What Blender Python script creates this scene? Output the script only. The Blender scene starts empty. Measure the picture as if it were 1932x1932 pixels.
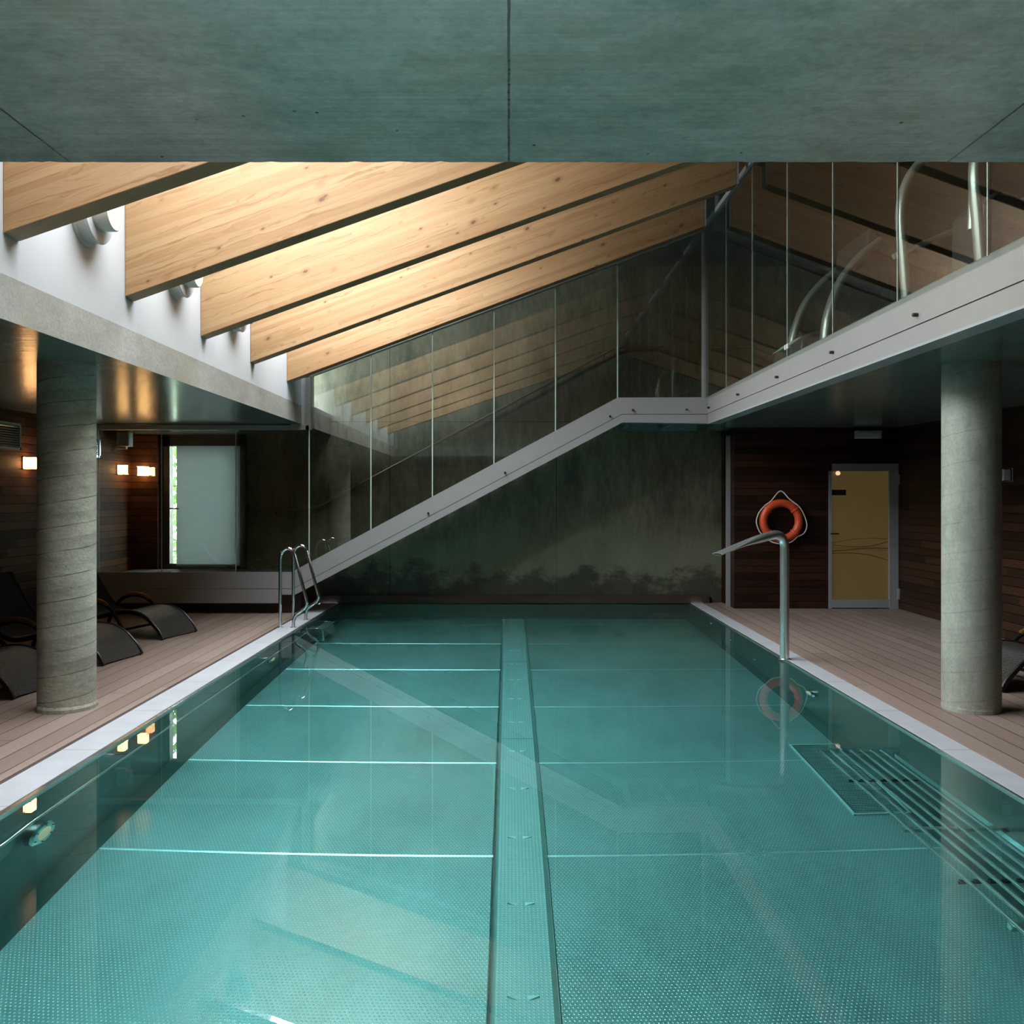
import bpy, bmesh, math, random
from mathutils import Vector, Matrix
random.seed(7)
S = bpy.context.scene
COL = S.collection
F, VX, VY, EYE = 1680.0, 960.0, 938.0, 1.55      # focal length in px, vanishing point, eye height above the deck

# ------------------------------------------------------------------ camera
cam = bpy.data.cameras.new('camera'); camo = bpy.data.objects.new('camera', cam); COL.objects.link(camo)
camo.location = (0, 0, EYE); camo.rotation_euler = (math.pi/2, 0, 0)
cam.sensor_width = 36; cam.lens = 36*F/1932
cam.shift_x = (966-VX)/1932; cam.shift_y = -(966-VY)/1932
cam.clip_start = 0.05; cam.clip_end = 200
S.camera = camo
# ------------------------------------------------------------------ sky
W = bpy.data.worlds.new('sky'); S.world = W; W.use_nodes = True
bg = W.node_tree.nodes['Background']; bg.inputs[0].default_value = (0.88, 0.95, 1.0, 1); bg.inputs[1].default_value = 25
S.view_settings.view_transform = 'Standard'; S.view_settings.look = 'None'
S.view_settings.exposure = 0.0; S.view_settings.gamma = 1.0
try: S.view_settings.use_curve_mapping = False
except Exception: pass
S.cycles.max_bounces = 10; S.cycles.diffuse_bounces = 5; S.cycles.glossy_bounces = 5
S.cycles.transmission_bounces = 8; S.cycles.transparent_max_bounces = 12
S.cycles.caustics_refractive = True; S.cycles.caustics_reflective = False
S.cycles.sample_clamp_indirect = 12.0; S.cycles.blur_glossy = 1.0
S.cycles.use_denoising = True

def portal(name, loc, rot, sx, sy):
    l = bpy.data.lights.new(name, 'AREA'); l.shape = 'RECTANGLE'; l.size = sx; l.size_y = sy
    l.cycles.is_portal = True
    o = bpy.data.objects.new(name, l); o.location = loc; o.rotation_euler = rot; COL.objects.link(o)
    return o
SLOPE = 0.36
SKX0, SKX1 = -2.75, -0.85                      # the glazed strip of the roof beside the white wall
def roof_z(x): return EYE + 1.438 + SLOPE*(x+2.755) + 1.40
_mx = (SKX0+SKX1)/2; _a = math.atan(SLOPE)
portal('skylight_daylight', (_mx, 6.9, roof_z(_mx)+0.05), (0, -_a, 0), (SKX1-SKX0)/math.cos(_a), 8.4)
portal('doorway_daylight', (-4.5, 13.3, 1.35), (-math.pi/2, 0, 0), 1.3, 2.2)

# ------------------------------------------------------------------ helpers
def P(px, py, d): return Vector(((px-VX)*d/F, d, EYE+(VY-py)*d/F))

class MB:
    def __init__(s): s.v = []; s.f = []; s.m = []
    def add(s, vs, fs, mi=0):
        n = len(s.v); s.v += [tuple(v) for v in vs]
        s.f += [tuple(i+n for i in f) for f in fs]; s.m += [mi]*len(fs); return s
    def box(s, x0, x1, y0, y1, z0, z1, mi=0):
        vs = [(x0,y0,z0),(x1,y0,z0),(x1,y1,z0),(x0,y1,z0),(x0,y0,z1),(x1,y0,z1),(x1,y1,z1),(x0,y1,z1)]
        return s.add(vs, [(0,3,2,1),(4,5,6,7),(0,1,5,4),(1,2,6,5),(2,3,7,6),(3,0,4,7)], mi)
    def cbox(s, c, dx, dy, dz, mi=0):
        return s.box(c[0]-dx/2, c[0]+dx/2, c[1]-dy/2, c[1]+dy/2, c[2]-dz/2, c[2]+dz/2, mi)
    def prism(s, pts, a, b, axis='y', mi=0, side_mi=None):
        # pts are (u,w): (x,z) extruded along y, (y,z) along x, (x,y) along z
        def mk(p, t):
            return {'y': (p[0], t, p[1]), 'x': (t, p[0], p[1]), 'z': (p[0], p[1], t)}[axis]
        n = len(pts); vs = [mk(p, a) for p in pts]+[mk(p, b) for p in pts]
        s.add(vs, [tuple(range(n)), tuple(range(2*n-1, n-1, -1))], mi)
        k = len(s.v)-2*n
        for i in range(n):
            j = (i+1) % n; s.f.append((k+i, k+n+i, k+n+j, k+j)); s.m.append(mi if side_mi is None else side_mi)
        return s
    def tube(s, pts, r, seg=12, closed=False, caps=True, mi=0, up=None):
        pts = [Vector(p) for p in pts]; n = len(pts); rr = r if isinstance(r, list) else [r]*n
        rings = []; prev = None
        for i in range(n):
            if closed: t = (pts[(i+1) % n]-pts[i-1]).normalized()
            else: t = (pts[min(i+1, n-1)]-pts[max(i-1, 0)]).normalized()
            if prev is None:
                ref = Vector(up) if up else (Vector((0,0,1)) if abs(t.z) < .9 else Vector((0,1,0)))
                a = t.cross(ref).normalized()
            else: a = (prev-t*prev.dot(t)).normalized()
            prev = a; b = t.cross(a)
            ri = rr[i]; ra, rb = ri if isinstance(ri, tuple) else (ri, ri)
            rings.append([pts[i]+a*ra*math.cos(2*math.pi*k/seg)+b*rb*math.sin(2*math.pi*k/seg) for k in range(seg)])
        base = len(s.v)
        for ring in rings: s.v += [tuple(v) for v in ring]
        m = n if closed else n-1
        for i in range(m):
            for k in range(seg):
                i2 = (i+1) % n; k2 = (k+1) % seg
                s.f.append((base+i*seg+k, base+i*seg+k2, base+i2*seg+k2, base+i2*seg+k)); s.m.append(mi)
        if caps and not closed:
            s.f.append(tuple(base+k for k in range(seg-1, -1, -1))); s.m.append(mi)
            s.f.append(tuple(base+(n-1)*seg+k for k in range(seg))); s.m.append(mi)
        return s
    def lathe(s, prof, c, axis='z', seg=32, mi=0):
        # prof: (radius, height) pairs turned about the axis through c
        n = len(prof); base = len(s.v)
        for r, h in prof:
            for k in range(seg):
                u, w = r*math.cos(2*math.pi*k/seg), r*math.sin(2*math.pi*k/seg)
                v = {'z': (u, w, h), 'x': (h, u, w), 'y': (u, h, w)}[axis]
                s.v.append((c[0]+v[0], c[1]+v[1], c[2]+v[2]))
        for i in range(n-1):
            for k in range(seg):
                k2 = (k+1) % seg
                s.f.append((base+i*seg+k, base+i*seg+k2, base+(i+1)*seg+k2, base+(i+1)*seg+k)); s.m.append(mi)
        s.f.append(tuple(base+k for k in range(seg))); s.m.append(mi)
        s.f.append(tuple(base+(n-1)*seg+k for k in range(seg))); s.m.append(mi)
        return s

WLOC = {}
def link(name, mb, mats, parent=None, smooth=False, bevel=0, local=False):
    """one mesh object; verts are in world coordinates unless local (then relative to the parent)"""
    me = bpy.data.meshes.new(name); me.from_pydata(mb.v, [], mb.f)
    mats = mats if isinstance(mats, (list, tuple)) else [mats]
    for m in mats: me.materials.append(m)
    me.polygons.foreach_set('material_index', mb.m)
    bm = bmesh.new(); bm.from_mesh(me); bmesh.ops.recalc_face_normals(bm, faces=bm.faces)
    if smooth:
        for e in bm.edges:
            if len(e.link_faces) == 2 and e.calc_face_angle() > 0.7: e.smooth = False
        for f in bm.faces: f.smooth = True
    bm.to_mesh(me); bm.free()
    o = bpy.data.objects.new(name, me); COL.objects.link(o)
    if parent is not None:
        o.parent = parent
        if not local: o.location = -WLOC.get(parent.name, Vector((0,0,0)))
    if bevel:
        b = o.modifiers.new('edge', 'BEVEL'); b.width = bevel; b.segments = 2; b.limit_method = 'ANGLE'
    return o
def tag(o, label, cat=None, group=None, kind=None):
    o['label'] = label
    if cat: o['category'] = cat
    if group: o['group'] = group
    if kind: o['kind'] = kind
    return o
def thing(name, label, cat, loc=(0,0,0), group=None, kind=None):
    o = bpy.data.objects.new(name, None); COL.objects.link(o); o.location = loc; o.empty_display_size = .1
    WLOC[o.name] = Vector(loc)
    return tag(o, label, cat, group, kind)
def struct(name, mb, m, label, cat, **k):
    return tag(link(name, mb, m, **k), label, cat, kind='structure')
def dup(root, loc, rotz, label):
    r = root.copy(); COL.objects.link(r); r.location = loc; r.rotation_euler = (0, 0, rotz); r['label'] = label
    for ch in list(root.children):
        c = ch.copy(); COL.objects.link(c); c.parent = r
        for g in list(ch.children):
            d = g.copy(); COL.objects.link(d); d.parent = c
    return r
def arc(pts, rad, n=6):
    """round the inner corners of a polyline"""
    pts = [Vector(p) for p in pts]; out = [pts[0]]
    for i in range(1, len(pts)-1):
        a, b, c = pts[i-1], pts[i], pts[i+1]
        r = min(rad, (a-b).length*.49, (c-b).length*.49)
        p0 = b+(a-b).normalized()*r; p1 = b+(c-b).normalized()*r
        for k in range(n+1):
            t = k/n; out.append(p0*(1-t)**2+b*2*t*(1-t)+p1*t*t)
    out.append(pts[-1]); return out
def spline(pts, n=5):
    pts = [Vector(p) for p in pts]; q = [pts[0]*2-pts[1]]+pts+[pts[-1]*2-pts[-2]]; out = []
    for i in range(1, len(q)-2):
        for k in range(n):
            t = k/n; a, b, c, d = q[i-1], q[i], q[i+1], q[i+2]
            out.append(.5*((2*b)+(c-a)*t+(2*a-5*b+4*c-d)*t*t+(3*b-a-3*c+d)*t**3))
    out.append(pts[-1]); return out

# ------------------------------------------------------------------ materials
class NT:
    def __init__(s, name):
        s.m = bpy.data.materials.new(name); s.m.use_nodes = True; s.t = s.m.node_tree
        s.b = s.t.nodes['Principled BSDF']; s.out = s.t.nodes['Material Output']
    def n(s, typ, **kw):
        nd = s.t.nodes.new(typ)
        for k, v in kw.items(): setattr(nd, k, v)
        return nd
    def l(s, a, b): s.t.links.new(a, b)
    def put(s, sock, v):
        if isinstance(v, bpy.types.NodeSocket): s.l(v, sock)
        else: sock.default_value = v
    def math(s, op, a, b=None, c=None):
        nd = s.n('ShaderNodeMath', operation=op); s.put(nd.inputs[0], a)
        if b is not None: s.put(nd.inputs[1], b)
        if c is not None: s.put(nd.inputs[2], c)
        return nd.outputs[0]
    def pos(s): return s.n('ShaderNodeNewGeometry').outputs['Position']
    def objc(s): return s.n('ShaderNodeTexCoord').outputs['Object']
    def sep(s, v):
        nd = s.n('ShaderNodeSeparateXYZ'); s.l(v, nd.inputs[0]); return nd.outputs
    def comb(s, x, y, z):
        nd = s.n('ShaderNodeCombineXYZ')
        for i, v in enumerate((x, y, z)): s.put(nd.inputs[i], v)
        return nd.outputs[0]
    def scale(s, v, sc):
        nd = s.n('ShaderNodeVectorMath', operation='MULTIPLY'); s.l(v, nd.inputs[0]); nd.inputs[1].default_value = sc; return nd.outputs[0]
    def noise(s, v, sc=1, detail=4, rough=.55):
        nd = s.n('ShaderNodeTexNoise'); s.l(v, nd.inputs['Vector']); nd.inputs['Scale'].default_value = sc
        nd.inputs['Detail'].default_value = detail; nd.inputs['Roughness'].default_value = rough; return nd.outputs[0]
    def white(s, v):
        nd = s.n('ShaderNodeTexWhiteNoise', noise_dimensions='3D'); s.l(v, nd.inputs['Vector']); return nd.outputs['Value']
    def ramp(s, f, a, b, lo=0.0, hi=1.0):
        nd = s.n('ShaderNodeMapRange'); s.put(nd.inputs[0], f); nd.inputs[1].default_value = a; nd.inputs[2].default_value = b
        nd.inputs[3].default_value = lo; nd.inputs[4].default_value = hi; return nd.outputs[0]
    def mix(s, f, a, b, blend='MIX'):
        nd = s.n('ShaderNodeMix', data_type='RGBA', blend_type=blend); s.put(nd.inputs[0], f)
        s.put(nd.inputs[6], a if not isinstance(a, tuple) else (*a, 1)); s.put(nd.inputs[7], b if not isinstance(b, tuple) else (*b, 1))
        return nd.outputs[2]
    def color(s, c): s.put(s.b.inputs['Base Color'], c if not isinstance(c, tuple) else (*c, 1)); return s
    def set(s, rough=.5, metal=0, spec=.5):
        s.put(s.b.inputs['Roughness'], rough); s.put(s.b.inputs['Metallic'], metal); s.put(s.b.inputs['Specular IOR Level'], spec); return s
    def bump(s, h, strength=.3, dist=.01):
        nd = s.n('ShaderNodeBump'); s.l(h, nd.inputs['Height']); nd.inputs['Strength'].default_value = strength
        nd.inputs['Distance'].default_value = dist; s.l(nd.outputs[0], s.b.inputs['Normal']); return s

def plain(name, c, rough=.5, metal=0, spec=.5, emit=None, es=0, var=.06, vs=9):
    t = NT(name); n = t.noise(t.pos(), vs, 4)
    k = t.ramp(n, .3, .7, 1-var, 1+var)
    t.color(t.mix(1.0, (*c,), t.comb(k, k, k), 'MULTIPLY')).set(rough, metal, spec)
    if emit: t.b.inputs['Emission Color'].default_value = (*emit, 1); t.b.inputs['Emission Strength'].default_value = es
    return t.m

def concrete(name, a, b, streak=(1,1,1), sc=1.0, rough=.6, bump=.25, spec=.4, stain=None, column=None, pits=.5, panel=None, ribs=0, stmix=.7, foot=0, seam=.75):
    t = NT(name); p = t.pos(); ps = t.scale(p, streak)
    n1 = t.noise(ps, .9*sc, 7, .6); n2 = t.noise(ps, 7*sc, 6, .65); n3 = t.noise(p, 55, 3, .6)
    f = t.math('ADD', t.math('MULTIPLY', n1, .6), t.math('MULTIPLY', n2, .4))
    c = t.mix(t.ramp(f, .34, .66), a, b)
    k = t.ramp(n3, .3, .7, .88, 1.1); c = t.mix(1.0, c, t.comb(k, k, k), 'MULTIPLY')
    if stain:                                    # patches of a second tone with ragged edges
        sm = t.ramp(t.noise(ps, 1.3*sc, 8, .7), .52, .66); c = t.mix(t.math('MULTIPLY', sm, stmix), c, stain)
    vor = t.n('ShaderNodeTexVoronoi'); t.l(p, vor.inputs['Vector']); vor.inputs['Scale'].default_value = 13
    pit = t.math('MULTIPLY', t.math('LESS_THAN', vor.outputs['Distance'], .07),
                 t.math('GREATER_THAN', t.noise(p, 3, 2), .56))
    c = t.mix(t.math('MULTIPLY', pit, pits), c, (.03, .03, .025))
    h = t.math('ADD', t.math('MULTIPLY', n2, .5), t.math('MULTIPLY', n3, .25))
    h = t.math('SUBTRACT', h, t.math('MULTIPLY', pit, .6))
    x, y, z = t.sep(p)
    if column:                                   # spiral seam left by the wound tube form
        xc, yc, pitch, sg = column
        th = t.math('ARCTAN2', t.math('SUBTRACT', x, xc), t.math('SUBTRACT', yc, y))
        u = t.math('SUBTRACT', z, t.math('MULTIPLY', th, pitch/(2*math.pi)))
        u = t.math('ADD', u, t.math('MULTIPLY', t.math('SUBTRACT', t.noise(p, 9, 3), .5), .016))
        u = t.math('DIVIDE', u, pitch); fr = t.math('FRACT', u); idx = t.math('FLOOR', u)
        groove = t.math('LESS_THAN', t.math('ABSOLUTE', t.math('SUBTRACT', fr, .5)), .022)
        lit = t.math('MULTIPLY', t.ramp(fr, .5, .95, 1.1, .92), t.ramp(t.white(t.comb(idx, 1., 3.)), 0, 1, .9, 1.06))
        c = t.mix(sg, c, t.mix(1.0, c, t.comb(lit, lit, lit), 'MULTIPLY'))
        gm = t.math('MULTIPLY', groove, t.ramp(t.noise(p, 6, 3), .35, .6, .25, .9))
        c = t.mix(t.math('MULTIPLY', gm, seam), c, (.06, .06, .05))
        h = t.math('SUBTRACT', h, t.math('MULTIPLY', groove, seam))
        h = t.math('ADD', h, t.math('MULTIPLY', fr, .5))
    if panel:                                    # joints of the formwork panels
        g = None
        for ax, off, step, wd in panel:
            q = {'x': x, 'y': y, 'z': z}[ax]
            w = t.math('ADD', t.math('SUBTRACT', q, off), t.math('MULTIPLY', t.math('SUBTRACT', t.noise(p, 14, 3), .5), wd*.8))
            d = t.math('ABSOLUTE', t.math('SUBTRACT', t.math('FRACT', t.math('ADD', t.math('DIVIDE', w, step), .5)), .5))
            m = t.math('LESS_THAN', d, wd/step*.5)
            g = m if g is None else t.math('MAXIMUM', g, m)
        c = t.mix(t.math('MULTIPLY', g, .85), c, (.025, .027, .022))
        h = t.math('SUBTRACT', h, g)
    if foot:                                     # damp, dirty foot of the wall with a ragged edge, pale bloom above it
        rag = t.noise(t.scale(p, (1.6, 1, 2.4)), 1.0, 8, .68)
        e = t.math('ADD', z, t.math('MULTIPLY', t.math('SUBTRACT', rag, .5), 1.5))
        bl = t.math('MULTIPLY', t.ramp(e, .35, .55, 0, 1), t.ramp(e, .8, 1.25, 1, 0))
        c = t.mix(t.math('MULTIPLY', bl, .55), c, (.20, .21, .135))
        c = t.mix(t.ramp(e, .30, .48, .75, 0), c, (.025, .026, .018))
    if ribs:                                     # board marks running across the room
        rb = t.noise(t.scale(p, (.5, 46, 1)), 1.0, 1.5, .6)
        h = t.math('MULTIPLY', rb, ribs)
        if panel: h = t.math('SUBTRACT', h, t.math('MULTIPLY', g, 1.0))
    t.color(c); t.set(rough if ribs else t.ramp(n2, .3, .7, rough-.06, rough+.1), 0, spec); t.bump(h, bump, .02)
    return t.m

def boards(name, along, a, b, h=.098, rough=.45, spec=.4):
    t = NT(name); p = t.pos(); x, y, z = t.sep(p); L = y if along == 'y' else x
    u = t.math('DIVIDE', z, h); idx = t.math('FLOOR', u); fr = t.math('FRACT', u)
    r1 = t.white(t.comb(idx, 3., 7.))
    seg = t.math('FLOOR', t.math('ADD', t.math('DIVIDE', L, 1.9), t.math('MULTIPLY', r1, 5)))
    r2 = t.white(t.comb(idx, seg, 1.))
    gv = t.comb(t.math('MULTIPLY', L, 1.6), idx, t.math('MULTIPLY', z, 60))
    g = t.noise(gv, 1.6, 6, .65)
    c = t.mix(t.ramp(t.math('ADD', t.math('MULTIPLY', r2, .65), t.math('MULTIPLY', g, .5)), .15, .95), a, b)
    gap = t.math('MAXIMUM', t.math('LESS_THAN', fr, .085), t.math('GREATER_THAN', fr, .985))
    c = t.mix(gap, c, (.003, .002, .002))
    t.color(c).set(rough, 0, spec); t.bump(t.math('SUBTRACT', t.math('MULTIPLY', g, .25), gap), .5, .012)
    return t.m

def decking(name):
    t = NT(name); p = t.pos(); x, y, z = t.sep(p)
    u = t.math('DIVIDE', t.math('ADD', x, 20.07), .158); idx = t.math('FLOOR', u); fr = t.math('FRACT', u)
    r1 = t.white(t.comb(idx, 3., 7.)); sy = t.math('ADD', t.math('DIVIDE', y, 3.6), t.math('MULTIPLY', r1, 7))
    seg = t.math('FLOOR', sy); r2 = t.white(t.comb(idx, seg, 1.))
    g = t.noise(t.comb(t.math('MULTIPLY', x, 55), t.math('MULTIPLY', y, 2.2), idx), 1.0, 5, .6)
    g2 = t.noise(p, 35, 3)
    c = t.mix(t.ramp(t.math('ADD', t.math('MULTIPLY', r2, .5), t.math('MULTIPLY', g, .6)), .2, .9), (.19, .134, .109), (.27, .203, .172))
    k = t.ramp(g2, .3, .7, .93, 1.06); c = t.mix(1.0, c, t.comb(k, k, k), 'MULTIPLY')
    gap = t.math('MAXIMUM', t.math('LESS_THAN', fr, .045), t.math('LESS_THAN', t.math('FRACT', sy), .0016))
    c = t.mix(gap, c, (.02, .014, .011))
    t.color(c).set(.55, 0, .35)
    ree = t.math('SINE', t.math('MULTIPLY', fr, 2*math.pi*14))
    t.bump(t.math('ADD', t.math('SUBTRACT', t.math('MULTIPLY', g, .15), gap), t.math('MULTIPLY', ree, .03)), .5, .008)
    return t.m

def glulam(name):
    t = NT(name); p = t.objc(); x, y, z = t.sep(p)
    at = t.n('ShaderNodeAttribute', attribute_type='OBJECT'); at.attribute_name = 'slope'
    z = t.math('MULTIPLY', t.math('SUBTRACT', z, t.math('MULTIPLY', x, at.outputs['Fac'])), .94); x = t.math('MULTIPLY', x, 1.065)
    info = t.n('ShaderNodeObjectInfo').outputs['Random']
    u = t.math('DIVIDE', z, .043); idx = t.math('FLOOR', u); fr = t.math('FRACT', u)
    r1 = t.white(t.comb(idx, info, 7.))
    seg = t.math('FLOOR', t.math('ADD', t.math('DIVIDE', x, 3.1), t.math('MULTIPLY', r1, 5)))
    r2 = t.white(t.comb(idx, seg, info))
    wob = t.noise(t.comb(t.math('MULTIPLY', x, 1.6), t.math('ADD', t.math('MULTIPLY', info, 50), t.math('MULTIPLY', r2, 9)), t.math('MULTIPLY', z, 9)), 1.0, 3, .5)
    zz = t.math('ADD', z, t.math('MULTIPLY', wob, .16))
    g = t.noise(t.comb(t.math('MULTIPLY', x, .8), t.math('ADD', t.math('MULTIPLY', y, 30), t.math('MULTIPLY', r2, 9)), t.math('MULTIPLY', zz, 62)), 1.0, 4, .6)
    c = t.mix(t.ramp(t.math('ADD', t.math('MULTIPLY', r2, .38), t.math('MULTIPLY', g, .75)), .25, .95), (.225, .118, .050), (.315, .208, .108))
    late = t.ramp(g, .55, .66); c = t.mix(t.math('MULTIPLY', late, .85), c, (.18, .085, .03))
    big = t.ramp(t.noise(t.comb(t.math('MULTIPLY', x, .5), info, t.math('MULTIPLY', z, 6)), 1.0, 2), .4, .65); c = t.mix(t.math('MULTIPLY', big, .35), c, (.21, .113, .05))
    for ks, thr, off in (((3.0, 5.0), .15, 0.0), ((5.5, 10.0), .4, 17.0)):
        kv = t.comb(t.math('MULTIPLY', x, ks[0]), t.math('ADD', t.math('MULTIPLY', y, 4.), t.math('MULTIPLY_ADD', info, 40, off)), t.math('MULTIPLY', z, ks[1]))
        vor = t.n('ShaderNodeTexVoronoi'); t.l(kv, vor.inputs['Vector']); vor.inputs['Scale'].default_value = 1.0
        cr = t.sep(vor.outputs['Color'])[0]; keep = t.math('GREATER_THAN', cr, thr)
        kd = t.math('ADD', vor.outputs['Distance'], t.math('MULTIPLY', t.math('SUBTRACT', t.noise(p, 40, 2), .5), .05))
        kn = t.math('MULTIPLY', keep, t.ramp(kd, .055, .085, 1, 0))
        ring = t.math('MULTIPLY', keep, t.ramp(kd, .07, .20, .6, 0))
        c = t.mix(ring, c, (.17, .082, .03)); c = t.mix(t.math('MULTIPLY', kn, .9), c, (.085, .035, .018))
    gl = t.math('LESS_THAN', fr, .035); c = t.mix(t.math('MULTIPLY', gl, .2), c, (.25, .13, .06))
    t.color(c).set(.5, 0, .3); t.bump(g, .08, .004)
    return t.m

def dimpled(name, a, b, pitch=.0204, stagger=0.0, rough=.4, metal=.35):
    t = NT(name); p = t.pos(); x, y, z = t.sep(p)
    v = t.math('DIVIDE', y, pitch); row = t.math('FLOOR', v)
    u = t.math('ADD', t.math('DIVIDE', x, pitch), t.math('MULTIPLY', row, stagger))
    du = t.math('SUBTRACT', t.math('FRACT', u), .5); dv = t.math('SUBTRACT', t.math('FRACT', v), .5)
    r = t.math('SQRT', t.math('ADD', t.math('MULTIPLY', du, du), t.math('MULTIPLY', dv, dv)))
    hgt = t.ramp(r, .10, .29, 1, 0)
    n = t.noise(t.scale(p, (1.5, .8, 1)), 1.0, 5, .6)
    c = t.mix(t.ramp(n, .35, .65), a, b)
    c = t.mix(t.math('MULTIPLY', hgt, .6), c, (.80, .82, .81))  # dimple tops lightened in colour to stand in for glints
    t.color(c).set(rough, metal, .5); t.bump(hgt, .4, .004)
    return t.m

def grating(name):
    t = NT(name); p = t.pos(); x, y, z = t.sep(p)
    fx = t.math('ABSOLUTE', t.math('SUBTRACT', t.math('FRACT', t.math('DIVIDE', x, .0115)), .5))
    fy = t.math('ABSOLUTE', t.math('SUBTRACT', t.math('FRACT', t.math('DIVIDE', y, .016)), .5))
    hole = t.math('MULTIPLY', t.math('LESS_THAN', fx, .24), t.math('LESS_THAN', fy, .29))
    joint = t.math('LESS_THAN', t.math('FRACT', t.math('DIVIDE', t.math('ADD', y, .55), 1.0)), .006)
    n = t.noise(p, 5, 4)
    c = t.mix(t.ramp(n, .3, .7), (.40, .41, .435), (.47, .48, .50))
    c = t.mix(t.math('MULTIPLY', hole, .75), c, (.20, .21, .24)); c = t.mix(t.math('MULTIPLY', joint, .8), c, (.03, .03, .03))
    t.color(c).set(.5, 0, .4)
    t.bump(t.math('SUBTRACT', 1.0, t.math('MAXIMUM', hole, joint)), .5, .004)
    return t.m

def sheet_glass(name, tint=(.93, .97, .95), r0=.06, amount=1.0):
    t = NT(name); t.t.nodes.remove(t.b)
    lw = t.n('ShaderNodeLayerWeight'); lw.inputs[0].default_value = .5
    f5 = t.math('POWER', lw.outputs['Facing'], 5.0)
    fac = t.math('ADD', t.math('MULTIPLY', f5, 1-r0), r0)
    tr = t.n('ShaderNodeBsdfTransparent'); tr.inputs[0].default_value = (*tint, 1)
    gl = t.n('ShaderNodeBsdfGlossy'); gl.inputs['Roughness'].default_value = .0; gl.inputs['Color'].default_value = (amount, amount, amount, 1)
    mx = t.n('ShaderNodeMixShader'); t.l(fac, mx.inputs[0]); t.l(tr.outputs[0], mx.inputs[1]); t.l(gl.outputs[0], mx.inputs[2])
    t.l(mx.outputs[0], t.out.inputs['Surface']); return t.m

def water_mat(name):
    t = NT(name); t.t.nodes.remove(t.b)
    fr = t.n('ShaderNodeFresnel'); fr.inputs['IOR'].default_value = 1.333
    rf = t.n('ShaderNodeBsdfRefraction'); rf.inputs['IOR'].default_value = 1.333; rf.inputs['Roughness'].default_value = 0
    rf.inputs['Color'].default_value = (.88, 1.0, .985, 1)
    gl = t.n('ShaderNodeBsdfGlossy'); gl.inputs['Roughness'].default_value = 0; gl.inputs['Color'].default_value = (1, 1, 1, 1)
    mx = t.n('ShaderNodeMixShader'); t.l(fr.outputs[0], mx.inputs[0]); t.l(rf.outputs[0], mx.inputs[1]); t.l(gl.outputs[0], mx.inputs[2])
    t.l(mx.outputs[0], t.out.inputs['Surface'])
    va = t.n('ShaderNodeVolumeAbsorption'); va.inputs['Color'].default_value = (0, .955, .935, 1); va.inputs['Density'].default_value = .27
    t.l(va.outputs[0], t.out.inputs['Volume']); return t.m

def wicker(name):
    t = NT(name); p = t.objc(); x, y, z = t.sep(p)
    u = t.math('DIVIDE', y, .022); L = t.math('DIVIDE', t.math('ADD', x, t.math('MULTIPLY', z, .8)), .016)
    ch = t.math('MODULO', t.math('ADD', t.math('FLOOR', u), 100), 2.0)
    w = t.math('SINE', t.math('MULTIPLY', t.math('ADD', L, t.math('MULTIPLY', ch, .5)), 2*math.pi))
    e = t.math('ABSOLUTE', t.math('SUBTRACT', t.math('FRACT', u), .5))
    h = t.math('SUBTRACT', t.math('MULTIPLY', w, .5), t.math('MULTIPLY', e, 1.2))
    t.color(t.mix(t.ramp(h, -.9, .5), (.006, .006, .006), (.085, .078, .062))).set(.34, 0, .6); t.bump(h, .8, .006)  # weave crests lightened, creases darkened: glint and shade in the colour
    return t.m

M = {}
M['soffit'] = concrete('board_marked_soffit_concrete', (.080, .120, .102), (.182, .232, .206), (.9, 1.5, 2), 1.4, .20, .35, .38, stain=(.105, .120, .070), panel=[('x', .0, 1.27, .006)], ribs=.26, stmix=.45, pits=.85)
M['edge'] = concrete('lit_slab_edge_concrete', (.225, .225, .199), (.375, .367, .330), (1, .5, 1), 1.3, .7, .3, .3, stain=(.300, .277, .203))  # paler copy of the slab concrete, skylight put into its colour
M['wallc'] = concrete('streaked_wall_concrete', (.052, .056, .036), (.225, .215, .150), (2.0, 1, .6), 1.1, .6, .3, .35, stain=(.040, .052, .036), panel=[('x', .70, 2.45, .012), ('z', 2.66, 4.0, .01)], foot=1)
M['drab'] = concrete('dim_plaster', (.070, .077, .063), (.112, .119, .098), (1, 1, 1), 1, .7, .1, .3, pits=0)
LC = (-3.25, 6.55); RC = (3.385, 6.52); CR = .198
M['colL'] = concrete('spiral_column_concrete', (.282, .282, .220), (.513, .505, .422), (1, 1, 2.5), 1.6, .65, .35, .35, stain=(.240, .240, .207), column=(*LC, .178, 1.0))
M['colR'] = concrete('smooth_column_concrete', (.218, .228, .185), (.330, .347, .290), (1.5, 1.5, .6), 1.6, .6, .25, .35, stain=(.152, .165, .132), column=(*RC, .215, .35), seam=.3)
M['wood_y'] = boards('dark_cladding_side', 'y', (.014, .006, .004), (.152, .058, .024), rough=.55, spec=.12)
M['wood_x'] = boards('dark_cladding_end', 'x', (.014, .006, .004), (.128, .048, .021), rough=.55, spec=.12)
M['wood_yr'] = boards('shaded_cladding_side', 'y', (.0088, .0050, .0025), (.0537, .0225, .0125), spec=.2)  # same cladding, darkened in colour for the side away from the lamps
M['wood_xr'] = boards('shaded_cladding_end', 'x', (.0081, .0041, .0027), (.0500, .0189, .0108), spec=.2)  # end wall copy, shade put into its colour as well
M['deck'] = decking('composite_decking')
M['glulam'] = glulam('laminated_spruce')
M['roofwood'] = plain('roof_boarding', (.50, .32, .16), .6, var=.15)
M['gymroof'] = plain('shaded_roof_boarding', (.0420, .0273, .0147), .6, var=.15)  # roof boarding darkened in colour so the gym looks unlit
M['gymwall'] = plain('shaded_gym_wall', (.042, .039, .033), .7)  # gloom of the gym put into the wall colour
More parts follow.
